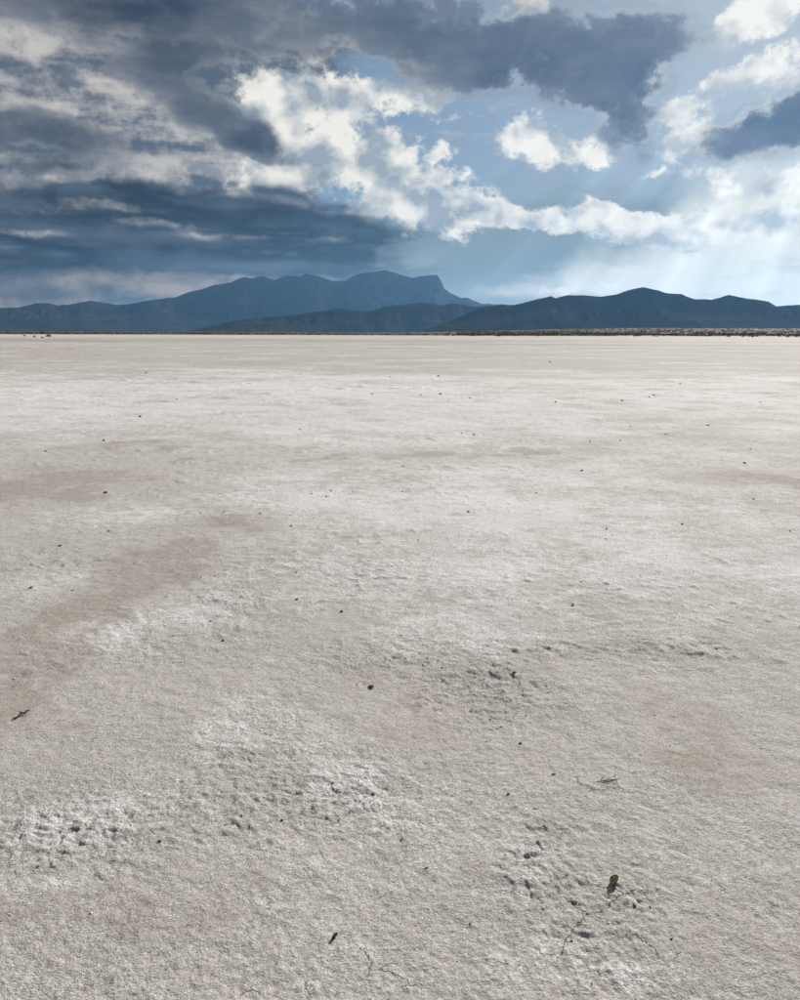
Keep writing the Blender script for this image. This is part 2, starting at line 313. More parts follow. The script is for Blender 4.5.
n_c = g.noise(g.v('MULTIPLY', D, (1, 1, 1.35)), 17.0, 9.0, 0.60)
D_off = g.v('ADD', D, (0.014, 0.0, 0.024))
DW = g.v('ADD', D, g.v('SCALE', w2, None, 0.035))
DW2 = g.v('ADD', DW, (0.005, 0.0, 0.008))
n_p = g.puff(DW, 30.0, 1.0, 0.55)
n_q = g.puff(DW2, 30.0, 1.0, 0.55)
n_o = g.noise(g.v('MULTIPLY', D_off, (1, 1, 1.35)), 17.0, 9.0, 0.60)
n_f = g.noise(g.v('MULTIPLY', D, (1, 1, 1.3)), 75.0, 6.0, 0.66)
n_b = g.noise(g.v('MULTIPLY', D, (1, 1, 1.35)), 20.0, 2.0, 0.5)
n_d = g.noise(g.v('MULTIPLY', g.v('ADD', D, (0.018, 0.0, 0.020)), (1, 1, 1.35)), 20.0, 2.0, 0.5)
n_s = g.noise(g.v('MULTIPLY', D, (1, 1, 5.5)), 7.5, 6.0, 0.52)
n_l = g.noise(g.v('MULTIPLY', D, (1, 1, 2.0)), 6.5, 5.0, 0.5)

# clear sky between the clouds, whitened by haze round the sun
def amp(n, k, base):                       # base + k * (n - 0.5)
    return g.m('MULTIPLY_ADD', g.m('SUBTRACT', n, 0.5), k, base)
sdot = g.m('MAXIMUM', g.v('DOT_PRODUCT', D, tuple(sun_dir)), 0.0)
glow = g.m('POWER', sdot, 9.0)
clear = g.mix(0.85, nsky.outputs[0], sky_col(80, 116, 148))
clear = g.mix(g.m('MULTIPLY', glow, 0.42), clear, sky_col(226, 224, 214))
# thin veils low over the mountains
veil_b = g.step(amp(n_l, 1.2, g.blobs(PS, VEIL_BLUE)), 0.0, 0.85)
c = g.mix(g.m('MULTIPLY', veil_b, 0.85), clear, sky_col(124, 138, 140))
veil_w = g.step(amp(n_l, 0.9, g.blobs(PS, VEIL_WHITE)), 0.0, 0.95)
c = g.mix(g.m('MULTIPLY', veil_w, 0.9), c, sky_col(240, 237, 224))

# crepuscular rays fanning out from the sun behind the clouds
th = g.m('ARCTAN2', g.m('SUBTRACT', EL, SUN_EL), g.m('SUBTRACT', AZ, SUN_AZ))
cr = g.node('ShaderNodeCombineXYZ')
g.put(cr.inputs[0], g.m('MULTIPLY', th, 11.0))
ray = g.noise(cr.outputs[0], 1.0, 2.0, 0.5)
raymask = g.step(g.blobs(P, RAYS), 0.0, 0.7)
rayamt = g.m('MULTIPLY', amp(ray, 0.8, 0.02), raymask)

# grey layer cloud filling the left of the sky
grey_f = amp(n_c, 0.9, amp(n_s, 1.6, g.blobs(PS, GREY)))
grey_a = g.m('MULTIPLY', g.step(grey_f, 0.05, 0.55), 0.97)
grey_t = g.step(amp(n_f, 0.45, amp(n_c, 0.6, n_s)), 0.34, 0.72)
grey_c = g.mix(grey_t, sky_col(86, 94, 108), sky_col(196, 192, 186))
c = g.mix(grey_a, c, grey_c)

# sunlit cumulus: bright rims, duller where thick or turned from the sun
cu_w = g.blobs(PC, CUMULUS)
cu_w = g.m('MULTIPLY_ADD', g.m('MULTIPLY', outside, above), g.step(big, 0.47, 0.68, 0.0, 0.9), cu_w)
cu_w = g.m('MINIMUM', cu_w, 1.1)
cu_f = amp(n_f, 1.7, amp(n_c, 2.4, g.m('MULTIPLY_ADD', g.m('SUBTRACT', n_p, 0.66), 0.45, cu_w)))
cu_a = g.m('MULTIPLY', g.step(cu_f, 0.16, 0.86), g.step(cu_w, 0.0, 0.30))
lit = g.m('MULTIPLY_ADD', g.m('SUBTRACT', n_b, n_d), 3.0, 0.58)
lit = g.m('MULTIPLY_ADD', g.m('SUBTRACT', n_c, n_o), 2.2, lit)
lit = g.m('MULTIPLY_ADD', g.m('SUBTRACT', n_p, n_q), 1.0, lit)
lit = amp(n_f, 1.6, lit)
thick = g.step(cu_f, 0.7, 1.6, 0.0, 0.30)
lit = g.m('SUBTRACT', lit, thick, clamp=True)
cu_c = g.mix(lit, sky_col(142, 154, 166), sky_col(244, 239, 228))
cu_c = g.mix(g.m('MULTIPLY', glow, 0.5), cu_c, sky_col(246, 244, 238))
c = g.mix(cu_a, c, cu_c)

# dark shaded cloud bases
st_w = g.blobs(PS, DARK)
st_w = g.m('MULTIPLY_ADD', g.m('MULTIPLY', outside, above), g.step(big, 0.48, 0.66, 1.0, 0.0), st_w)
st_w = g.m('MINIMUM', st_w, 1.0)
st_f = amp(n_s, 0.8, amp(n_f, 0.6, amp(n_c, 2.3, st_w)))
st_a = g.m('MULTIPLY', g.step(st_f, -0.08, 0.90), g.step(st_w, 0.0, 0.35, 0.0, 0.96))
st_t = amp(n_l, 2.2, amp(n_s, 1.4, amp(n_c, 2.2, 0.45)))
st_t = g.m('SUBTRACT', st_t, g.step(st_f, 0.4, 1.2, -0.15, 0.2), clamp=True)
st_c = g.mix(st_t, sky_col(46, 54, 70), sky_col(112, 116, 126))
st_c = g.mix(g.m('MULTIPLY', glow, 0.45), st_c, sky_col(112, 130, 154))
rim = g.m('MULTIPLY', g.step(st_f, 0.10, 0.34), g.step(st_f, 0.34, 0.62, 1.0, 0.0))
rim = g.m('MULTIPLY', g.m('MULTIPLY', rim, st_w), g.m('MULTIPLY_ADD', glow, 0.9, 0.20), clamp=True)
st_c = g.mix(rim, st_c, sky_col(236, 233, 226))
c = g.mix(st_a, c, st_c)

# the storm bank low on the left, with streaky bases
sm_w = g.m('MINIMUM', g.blobs(PS, STORM), 1.0)
sm_f = amp(n_f, 0.3, amp(n_c, 0.9, amp(n_s, 3.2, sm_w)))
sm_a = g.m('MULTIPLY', g.step(sm_f, -0.15, 0.85), g.step(sm_w, 0.0, 0.5, 0.0, 0.985))
sm_c = g.mix(g.m('ADD', amp(n_s, 3.4, 0.30), amp(n_c, 1.2, 0.0), clamp=True), sky_col(4, 10, 22), sky_col(80, 90, 104))
c = g.mix(sm_a, c, sm_c)

# bright wisps and small cumulus in front of the darker layers
PW = g.v('ADD', P, g.v('ADD', g.v('MULTIPLY', w1, (6.0, 0.8, 0)), g.v('MULTIPLY', w2, (2.5, 0.7, 0))))
wi_w = g.blobs(PW, WISPS)
wi_f = amp(n_s, 1.8, amp(n_f, 0.8, amp(n_c, 0.9, wi_w)))
wi_a = g.m('MULTIPLY', g.step(wi_f, 0.0, 1.1), g.step(wi_w, 0.0, 0.55, 0.0, 0.85))
c = g.mix(wi_a, c, g.mix(lit, sky_col(134, 138, 146), sky_col(204, 198, 190)))
pa_w = g.blobs(PW, PALE_LOW)
pale = g.m('MULTIPLY', g.step(amp(n_s, 1.4, amp(n_f, 0.15, amp(n_c, 0.8, pa_w))), -0.1, 1.0), g.step(pa_w, 0.0, 0.3))
c = g.mix(g.m('MULTIPLY', pale, 0.75), c, g.mix(g.step(n_c, 0.35, 0.68), sky_col(92, 86, 82), sky_col(160, 144, 126)))

c = g.mix(1.0, c, g.v('SCALE', (1, 1, 1), None, g.m('ADD', rayamt, 1.0)), 'MULTIPLY')
# below the horizon: the flats themselves
c = g.mix(g.step(dz, -0.02, 0.0), sky_col(150, 145, 140), c)
bg = g.node('ShaderNodeBackground')
g.put(bg.inputs['Color'], c)
bg.inputs['Strength'].default_value = SKY_STRENGTH
out = g.node('ShaderNodeOutputWorld')
wt.links.new(bg.outputs[0], out.inputs[0])
world.cycles.sampling_method = 'MANUAL'
world.cycles.sample_map_resolution = 512

# ------------------------------------------------------------------ noise in numpy
def hash2(ix, iy, seed):
    h = (ix.astype(np.int64) * 374761393 + iy.astype(np.int64) * 668265263 + seed * 974634777) & 0xFFFFFFFF
    h = ((h ^ (h >> 13)) * 1274126177) & 0xFFFFFFFF
    return (h ^ (h >> 16)) & 0xFFFFFFFF

def perlin(x, y, seed=0):
    ca, sa = math.cos(seed * 2.39996), math.sin(seed * 2.39996)      # every layer gets its own lattice direction
    x, y = x * ca - y * sa, x * sa + y * ca
    x0 = np.floor(x); y0 = np.floor(y)
    fx = x - x0; fy = y - y0
    u = fx * fx * fx * (fx * (fx * 6 - 15) + 10)
    v = fy * fy * fy * (fy * (fy * 6 - 15) + 10)
    def gr(ox, oy):
        a = hash2(x0 + ox, y0 + oy, seed).astype(np.float64) * (2 * math.pi / 4294967296.0)
        return np.cos(a) * (fx - ox) + np.sin(a) * (fy - oy)
    n0 = gr(0, 0) * (1 - u) + gr(1, 0) * u
    n1 = gr(0, 1) * (1 - u) + gr(1, 1) * u
    return (n0 * (1 - v) + n1 * v) * 1.45

def fbm(x, y, octaves=4, seed=0, gain=0.5):
    t = np.zeros_like(x); a = 1.0; s = 0.0
    for o in range(octaves):
        t += a * perlin(x * 2 ** o + 17.3 * o, y * 2 ** o - 9.1 * o, seed + o)
        s += a; a *= gain
    return t / s

def cells(x, y, seed):
    """random value of the nearest scattered point, and a tilt across its cell"""
    x0 = np.floor(x); y0 = np.floor(y)
    best = np.full_like(x, 9.0); val = np.zeros_like(x); tx = np.zeros_like(x); ty = np.zeros_like(x)
    for ox in (-1, 0, 1):
        for oy in (-1, 0, 1):
            k = hash2(x0 + ox, y0 + oy, seed)
            px = x0 + ox + (k & 1023) / 1023.0; py = y0 + oy + ((k >> 10) & 1023) / 1023.0
            d = np.hypot(x - px, y - py); m = d < best
            best[m] = d[m]; r3 = ((k >> 20) & 1023) / 1023.0
            val[m] = r3[m]
            tx[m] = ((x - px) * (((k >> 5) & 255) / 127.0 - 1))[m]; ty[m] = ((y - py) * (((k >> 15) & 255) / 127.0 - 1))[m]
    return val, tx, ty

def sstep(x, a, b):
    t = np.clip((x - a) / (b - a), 0, 1)
    return t * t * (3 - 2 * t)

# ------------------------------------------------------------------ the flats: patches and relief
def patches(x, y, table, wob):
    t = np.zeros_like(x)
    for (cx, cy, rx, ry, w) in table:
        d = np.sqrt(((x - cx) / rx) ** 2 + ((y - cy) / ry) ** 2)
        t += w * np.clip(1.15 - d + wob, 0, 1)
    return np.clip(t, 0, 1.0)

def masks(x, y):
    r = np.hypot(x, y) + 1e-6
    # warping grows with distance, so far patches stay ragged too
    s = np.clip(r / 3.0, 0.5, 30.0)
    wob = 0.0
    for k, (l, a) in enumerate(((1.1, 0.55), (0.36, 0.40), (0.11, 0.30), (3.5, 0.4), (11.0, 0.35), (40.0, 0.3))):
        fade = sstep(l * 26.0 / r, 0.25, 1.0) * sstep(r / l, 1.2, 5.0)
        wob = wob + a * fade * fbm(x / l, y / l, 3, 40 + k)
    salt = patches(x, y, SALT, wob)
    brown = patches(x, y, BROWN, wob * 1.7)
    crust = patches(x, y, CRUST, wob * 1.2)
    salt = salt + 0.10 * sstep(r, 3.2, 6.0) * sstep(r, 60.0, 25.0) + 0.22 * sstep(fbm(x / 0.9, y / 0.9, 4, 71) * sstep(6.0 / r, .2, .6) + fbm(x / 7.0, y / 4.0, 4, 72) * sstep(r, 3, 12), 0.0, 0.5)
    return salt, brown, crust, wob

def height(x, y, mk=None):
    r = np.hypot(x, y) + 1e-6
    salt, brown, crust, wob = mk or masks(x, y)
    sp = np.maximum(0.0024 * r, 0.002)
    h = 0.035 * fbm(x / 7.0, y / 7.0, 2, 1) + 0.010 * fbm(x / 1.7, y / 1.7, 2, 2)
    rough = 0.60 + 0.75 * crust - 0.15 * np.clip(brown, 0, 1)
    for k, (l, a) in enumerate(((0.55, 0.0060), (0.22, 0.0038), (0.10, 0.0026), (0.052, 0.0024), (0.027, 0.0026), (0.016, 0.0025))):
        lod = sstep(l / sp, 2.2, 4.5)
        if np.any(lod > 0):
            h = h + a * lod * rough * perlin(x / l + 3.7 * k, y / l - 1.9 * k, 10 + k)
    # broken salt crust: billowy plates with sharp creases and pits
    wx = x + 0.022 * perlin(x / 0.13, y / 0.13, 31); wy = y + 0.022 * perlin(x / 0.13, y / 0.13, 32)
    for k, (l, a) in enumerate(((0.16, 0.003), (0.075, 0.0035), (0.036, 0.0042), (0.02, 0.0036))):
        lod = sstep(l / sp, 2.5, 5.0)
        h = h + a * lod * crust * (np.abs(perlin(wx / l, wy / l, 21 + k)) * 1.5 - 0.3)
    # chips and tilted flakes of crust standing proud
    near = r < 9.0
    if np.any(near):
        for l, a, thr, sd, r0 in ((0.070, 0.0034, 0.62, 35, 2.7), (0.040, 0.0034, 0.60, 33, 0.0), (0.022, 0.0034, 0.55, 34, 0.0)):
            v, tx, ty = cells(wx[near] / l, wy[near] / l, sd)
            up = (v > thr) * (0.5 + (v - thr) / (1 - thr)) + 0.5 * (tx + ty)
            h[near] += a * up * (0.10 + 0.9 * crust[near]) * sstep(l / sp[near], 2.5, 5.0) * sstep(r[near], r0, r0 + 0.9)
    lod = sstep(0.11 / sp, 2.0, 4.0)
    pit = sstep(perlin(wx / 0.036, wy / 0.036, 27) + 0.35 * perlin(x / 0.4, y / 0.4, 28), 0.62, 0.85)
    h = h - 0.003 * pit * lod * (0.06 + 0.4 * crust)
    # scattered clods further out throw the short dark streaks seen there
    for k, (l, a, r0, r1) in enumerate(((0.08, 0.008, 2.6, 5.0), (0.17, 0.015, 5.5, 11.0), (0.5, 0.035, 14.0, 26.0), (1.8, 0.09, 40.0, 80.0))):
        cl = sstep(perlin(x / l, y / l, 51 + k) + 0.6 * perlin(x / (l * 9), y / (l * 6), 61 + k), 0.5, 1.1)
        h = h + a * cl * sstep(r, r0, r1) * sstep(l / sp, 1.5, 3.0)
    # low swells far out, then the rise of the scrub plain under the hills
    az = np.degrees(np.arctan2(x, y))
    fan = sstep(az, -2.0, 17.0) * sstep(np.abs(az), 80, 60)
    edge = 540 + 50 * fbm(x / 160.0, y / 160.0, 2, 81)
    up = np.clip(r - edge, 0, 1000) * 0.0108 + np.clip(r - edge - 1000, 0, 8000) * 0.0066
    h = h + up * (0.10 + 0.90 * fan) + 1.4 * fan * sstep(r, 500, 640) * (0.4 + fbm(x / 60.0, y / 60.0, 3, 82))
    return h

def gz(x, y):
    return float(height(np.array([float(x)]), np.array([float(y)]))[0])

# ------------------------------------------------------------------ materials
def material(name):
    mt = bpy.data.materials.new(name)
    mt.use_nodes = True
    mt.node_tree.nodes.clear()
    gg = G(mt.node_tree)
    bs = gg.node('ShaderNodeBsdfPrincipled')
    o = gg.node('ShaderNodeOutputMaterial')
    mt.node_tree.links.new(bs.outputs[0], o.inputs['Surface'])
    return mt, gg, bs

def ground_material():
    mt, g, bs = material('salt_flat')
    pos = g.node('ShaderNodeNewGeometry').outputs['Position']
    a1 = g.node('ShaderNodeAttribute', attribute_name='salt').outputs['Fac']
    a2 = g.node('ShaderNodeAttribute', attribute_name='brown').outputs['Fac']
    a3 = g.node('ShaderNodeAttribute', attribute_name='scrub').outputs['Fac']
    a4 = g.node('ShaderNodeAttribute', attribute_name='far').outputs['Fac']
    a5 = g.node('ShaderNodeAttribute', attribute_name='crust').outputs['Fac']
    f1 = g.noise(pos, 9.0, 6.0, 0.62)
    f2 = g.noise(pos, 70.0, 5.0, 0.65)
    f3 = g.noise(pos, 320.0, 3.0, 0.6)
    f4 = g.noise(pos, 1.3, 5.0, 0.6)
    s = g.m('MULTIPLY_ADD', g.m('SUBTRACT', f1, 0.5), 1.7, a1)
    s = g.m('MULTIPLY_ADD', g.m('SUBTRACT', f2, 0.5), 1.4, s)
    s = g.m('MULTIPLY_ADD', g.m('SUBTRACT', f4, 0.5), 1.5, s)
    f5 = g.noise(pos, 0.16, 6.0, 0.62)
    s = g.m('MULTIPLY_ADD', g.m('MULTIPLY', g.m('SUBTRACT', f5, 0.5), a4), 3.0, s)
    s = g.step(s, 0.0, 0.92)
    b = g.m('MULTIPLY_ADD', g.m('SUBTRACT', f4, 0.5), 2.2, a2)
    b = g.m('MULTIPLY_ADD', g.m('SUBTRACT', f1, 0.5), 2.0, b)
    b = g.m('MULTIPLY_ADD', g.m('MULTIPLY', g.m('SUBTRACT', g.noise(pos, 0.045, 6.0, 0.6), 0.5), a4), 2.4, b)
    b = g.m('MULTIPLY_ADD', g.m('SUBTRACT', f2, 0.5), 1.1, b)
    b = g.step(b, 0.22, 0.85)
    base = g.mix(s, (0.530, 0.494, 0.452), (0.775, 0.757, 0.730))
    base = g.mix(g.m('MULTIPLY', b, 0.80), base, (0.400, 0.350, 0.304))
    # grains: dark specks of mud and bright salt crystals
    sp = g.step(f3, 0.32, 0.70, 0.68, 1.26)
    base = g.mix(1.0, base, g.v('SCALE', (1, 1, 1), None, sp), 'MULTIPLY')
    sp2 = g.step(f2, 0.30, 0.70, 0.86, 1.10)
    base = g.mix(1.0, base, g.v('SCALE', (1, 1, 1), None, sp2), 'MULTIPLY')
    # small relief shadows put into the colour as dark flecks, fine and coarse
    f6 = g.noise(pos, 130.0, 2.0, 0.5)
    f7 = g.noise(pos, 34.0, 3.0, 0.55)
    shade_fleck = g.m('MAXIMUM', g.step(f6, 0.64, 0.72), g.step(f7, 0.645, 0.72))
    base = g.mix(g.m('MULTIPLY', shade_fleck, 0.65), base, (0.17, 0.145, 0.12))
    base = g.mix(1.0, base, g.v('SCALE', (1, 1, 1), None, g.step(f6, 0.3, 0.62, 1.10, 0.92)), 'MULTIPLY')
    a6 = g.node('ShaderNodeAttribute', attribute_name='cracked').outputs['Fac']
    cv = g.node('ShaderNodeTexVoronoi', voronoi_dimensions='2D', feature='DISTANCE_TO_EDGE')
    wv = g.v('SUBTRACT', g.noise(pos, 7.0, 5.0, 0.6, col=True), (0.5, 0.5, 0.5))
    g.put(cv.inputs['Vector'], g.v('ADD', pos, g.v('SCALE', wv, None, 0.16)))
    cv.inputs['Scale'].default_value = 4.2
    crack = g.m('MULTIPLY', g.step(cv.outputs['Distance'], 0.004, 0.013, 1.0, 0.0), g.step(g.m('MULTIPLY_ADD', g.m('SUBTRACT', f1, 0.5), 1.6, a6), 0.25, 0.55))
    base = g.mix(g.m('MULTIPLY', crack, 0.55), base, (0.12, 0.10, 0.085))
    base = g.mix(a3, base, g.mix(g.noise(pos, 0.05, 5.0, 0.6), (0.060, 0.052, 0.040), (0.115, 0.098, 0.076)))
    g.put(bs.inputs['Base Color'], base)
    bs.inputs['Roughness'].default_value = 0.92
    bs.inputs['Specular IOR Level'].default_value = 0.08
    bm = g.node('ShaderNodeBump')
    bm.inputs['Strength'].default_value = 1.0
    bm.inputs['Distance'].default_value = 1.0
    # smooth skin here, broken flakes there
    rg = g.step(g.m('MULTIPLY_ADD', g.m('SUBTRACT', f4, 0.5), 2.2, g.m('MULTIPLY', a5, 0.8)), -0.25, 0.75, 0.5, 1.25)
    rg = g.m('MULTIPLY', rg, g.m('MULTIPLY_ADD', b, -0.3, 1.0))

    vo = g.node('ShaderNodeTexVoronoi', voronoi_dimensions='3D', feature='F1')
    g.put(vo.inputs['Vector'], g.v('ADD', pos, g.v('SCALE', g.noise(pos, 40.0, 2.0, 0.5, col=True), None, 0.02)))
    vo.inputs['Scale'].default_value = 55.0
    fl = g.node('ShaderNodeSeparateColor')
    g.put(fl.inputs[0], vo.outputs['Color'])
    flake = g.step(fl.outputs[0], 0.62, 1.0)
    hh = g.m('MULTIPLY_ADD', f3, 0.0036, g.m('MULTIPLY_ADD', f6, 0.0042, g.m('MULTIPLY', f2, 0.0055)))
    hh = g.m('MULTIPLY_ADD', flake, 0.0030, hh)
    hh = g.m('MULTIPLY_ADD', hh, rg, g.m('MULTIPLY', f1, 0.011))
    hh = g.m('MULTIPLY_ADD', g.m('MULTIPLY', f4, a4), 0.05, hh)
    hh = g.m('MULTIPLY_ADD', crack, -0.006, hh)
    g.put(bm.inputs['Height'], hh)
    g.put(bs.inputs['Normal'], bm.outputs[0])
    return mt

def mesh_from(name, verts, faces, mat, smooth=True):
    """faces: (n, k) integer array, all of one size"""
    verts = np.asarray(verts, dtype=np.float32)
    faces = np.asarray(faces, dtype=np.int32)
    me = bpy.data.meshes.new(name)
    me.vertices.add(len(verts))
    me.vertices.foreach_set('co', verts.ravel())
    k = faces.shape[1]
    me.loops.add(faces.size)
    me.loops.foreach_set('vertex_index', faces.ravel())
    me.polygons.add(len(faces))
    me.polygons.foreach_set('loop_start', np.arange(0, faces.size, k, dtype=np.int32))
    me.polygons.foreach_set('use_smooth', np.full(len(faces), smooth))
    me.update(calc_edges=True)
    if mat:
        me.materials.append(mat)
    return me

def link(name, me, loc=(0, 0, 0), rot=(0, 0, 0), parent=None, **props):
    o = bpy.data.objects.new(name, me)
    sc.collection.objects.link(o)
    o.location = loc
    o.rotation_euler = rot
    o.parent = parent
    for k, v in props.items():
        o[k] = v
    return o

def build_ground():
    rs = [0.0, 0.35, 0.7]
    r = 1.15
    while r < 24000:
        rs.append(r)
        r *= 1 + (0.0025 if r < 6 else 0.0062 if r < 40 else 0.014 if r < 700 else 0.04)
    rs = np.array(rs)
    fine = np.arange(-31, 31.001, 0.078)
    side = np.concatenate([np.arange(31.4, 60, 1.2), np.arange(60, 180, 6.0)])
    azs = np.radians(np.concatenate([-side[::-1], fine, side, [180.0]]))
    nr, na = len(rs), len(azs)
    rr, aa = np.meshgrid(rs, azs, indexing='ij')
    x = (rr * np.sin(aa)).ravel(); y = (rr * np.cos(aa)).ravel()
    salt, brown, crust, wob = mk = masks(x, y)
    z = height(x, y, mk)
    rad = np.hypot(x, y)
    i = np.arange(nr - 1)[:, None] * na; j = np.arange(na)[None, :]
    j2 = (j + 1) % na
    q = np.stack([i + j, i + j2, i + na + j2, i + na + j], -1).reshape(-1, 4)
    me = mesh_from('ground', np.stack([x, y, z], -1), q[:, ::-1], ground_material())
    edge = 540 + 50 * fbm(x / 160.0, y / 160.0, 2, 81)
    scrub = sstep(rad - edge + 22 * fbm(x / 18.0, y / 18.0, 3, 83), -12, 14)
    for nm, v in (('salt', salt), ('brown', brown), ('scrub', scrub), ('far', sstep(rad, 5, 30)), ('crust', crust), ('cracked', patches(x, y, CRACKED, wob))):
        at = me.attributes.new(nm, 'FLOAT', 'POINT')
        at.data.foreach_set('value', v.astype(np.float32))
    link('ground', me, kind='structure', label='pale salt flat of cracked mud and white crust reaching the hills', category='ground')

build_ground()

# ------------------------------------------------------------------ mountains
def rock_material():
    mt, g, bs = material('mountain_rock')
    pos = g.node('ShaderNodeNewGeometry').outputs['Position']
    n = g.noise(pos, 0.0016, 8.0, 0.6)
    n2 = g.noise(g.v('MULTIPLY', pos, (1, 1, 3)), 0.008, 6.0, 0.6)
    colr = g.mix(g.step(n, 0.38, 0.62), (0.022, 0.024, 0.020), (0.040, 0.039, 0.034))  # rock colour darkened to carry the cloud shadow on the ranges
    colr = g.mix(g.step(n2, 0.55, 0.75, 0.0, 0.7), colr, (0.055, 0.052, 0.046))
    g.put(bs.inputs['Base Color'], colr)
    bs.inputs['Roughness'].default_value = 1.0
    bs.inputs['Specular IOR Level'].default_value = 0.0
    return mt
ROCK = rock_material()

def mountain(name, prof, dist, depth, seed, ravine, wiggle, power, label):
    p = np.array(prof)
    step = 0.05
    az = np.arange(p[0, 0], p[-1, 0] + step, step)
    el = np.interp(az, p[:, 0], p[:, 1])
    el = el + np.minimum(el, 1.0) * (0.045 * fbm(az / 0.55, az * 0 + seed, 4, seed))
    el = np.maximum(el, 0.0)
    nt = 70
    t = np.concatenate([-np.linspace(1, 0, nt) ** 1.35, np.linspace(0.04, 1, 14)])
    A, T = np.meshgrid(az, t, indexing='ij')
    ridge = np.tan(np.radians(el))[:, None]
    d0 = dist + wiggle * fbm(az / 4.0, az * 0 + 3.3, 3, seed + 5)
    dd = d0[:, None] + depth * T
    hm = ridge * d0[:, None] + 1.0
    X = dd * np.sin(np.radians(A)); Y = dd * np.cos(np.radians(A))
    u = np.abs(T)
    shape = (1 - u) ** power
    sx, sy = X + 0.25 * depth * fbm(X / depth, Y / depth, 2, seed + 7), Y
    rv = 1 - np.abs(fbm(sx / ravine, sy / (ravine * 2.6), 5, seed + 9)) * 1.7
    rv = np.clip(rv, 0, 1)
    cut = sstep(u, 0.0, 0.22) * (1 - u * 0.6)
    Z = EYE * shape + hm * shape * (1 - 0.38 * cut * (1 - rv ** 1.3))
    Z = Z - 3.0 * sstep(u, 0.9, 1.0)
    na, ntt = X.shape
    i = np.arange(na - 1)[:, None] * ntt; j = np.arange(ntt - 1)[None, :]
    q = np.stack([i + j, i + ntt + j, i + ntt + j + 1, i + j + 1], -1).reshape(-1, 4)
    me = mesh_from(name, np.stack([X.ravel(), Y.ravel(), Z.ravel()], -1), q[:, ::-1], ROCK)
    return link(name, me, kind='structure', label=label, category='mountains')

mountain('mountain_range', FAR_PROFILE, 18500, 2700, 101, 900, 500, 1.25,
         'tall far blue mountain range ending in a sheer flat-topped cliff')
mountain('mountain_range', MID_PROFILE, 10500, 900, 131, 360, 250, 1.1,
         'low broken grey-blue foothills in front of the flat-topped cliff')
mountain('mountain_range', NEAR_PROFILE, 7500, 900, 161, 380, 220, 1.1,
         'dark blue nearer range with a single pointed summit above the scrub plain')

# ------------------------------------------------------------------ scrub along the edge of the flats
def scrub_material():
    mt, g, bs = material('scrub_leaf')
    pos = g.node('ShaderNodeNewGeometry').outputs['Position']
    n = g.noise(pos, 0.35, 3.0, 0.6)
    g.put(bs.inputs['Base Color'], g.mix(g.step(n, 0.35, 0.65), (0.085, 0.074, 0.048), (0.18, 0.15, 0.105)))
    bs.inputs['Roughness'].default_value = 0.9
    return mt
LEAF = scrub_material()

def clump(rng, n, w, h):
    """a rounded desert bush: stems and many small leaf faces"""
    V, F = [], []
    for k in range(7):
        a = rng.uniform(0, 2 * math.pi); rad = w * rng.uniform(.35, .8)
        b = len(V)
        tx, ty, tz = rad * math.cos(a), rad * math.sin(a), h * rng.uniform(.5, .85)
        s = 0.03
        V += [(-s, 0, -.1), (s, 0, -.1), (tx, ty, tz)]
        F.append((b, b + 1, b + 2))
    for k in range(n):
        a = rng.uniform(0, 2 * math.pi); ph = math.acos(rng.uniform(0, 1))
        q = rng.uniform(.55, 1.0) * (1 + .25 * math.sin(3 * a + 1.3))
        c = np.array([w * q * math.sin(ph) * math.cos(a), w * q * math.sin(ph) * math.sin(a), h * (.15 + .85 * q * math.cos(ph))])
        s = 0.17 * w * rng.uniform(.6, 1.4)
        b = len(V)
        for m in range(3):
            d = np.array([rng.gauss(0, 1), rng.gauss(0, 1), rng.gauss(0, .9)])
            V.append(tuple(c + s * d))
        F.append((b, b + 1, b + 2))
    return np.array(V), np.array(F)

def edge_r(x, y):
    return 540 + 50 * float(fbm(np.array([x / 160.0]), np.array([y / 160.0]), 2, 81)[0])

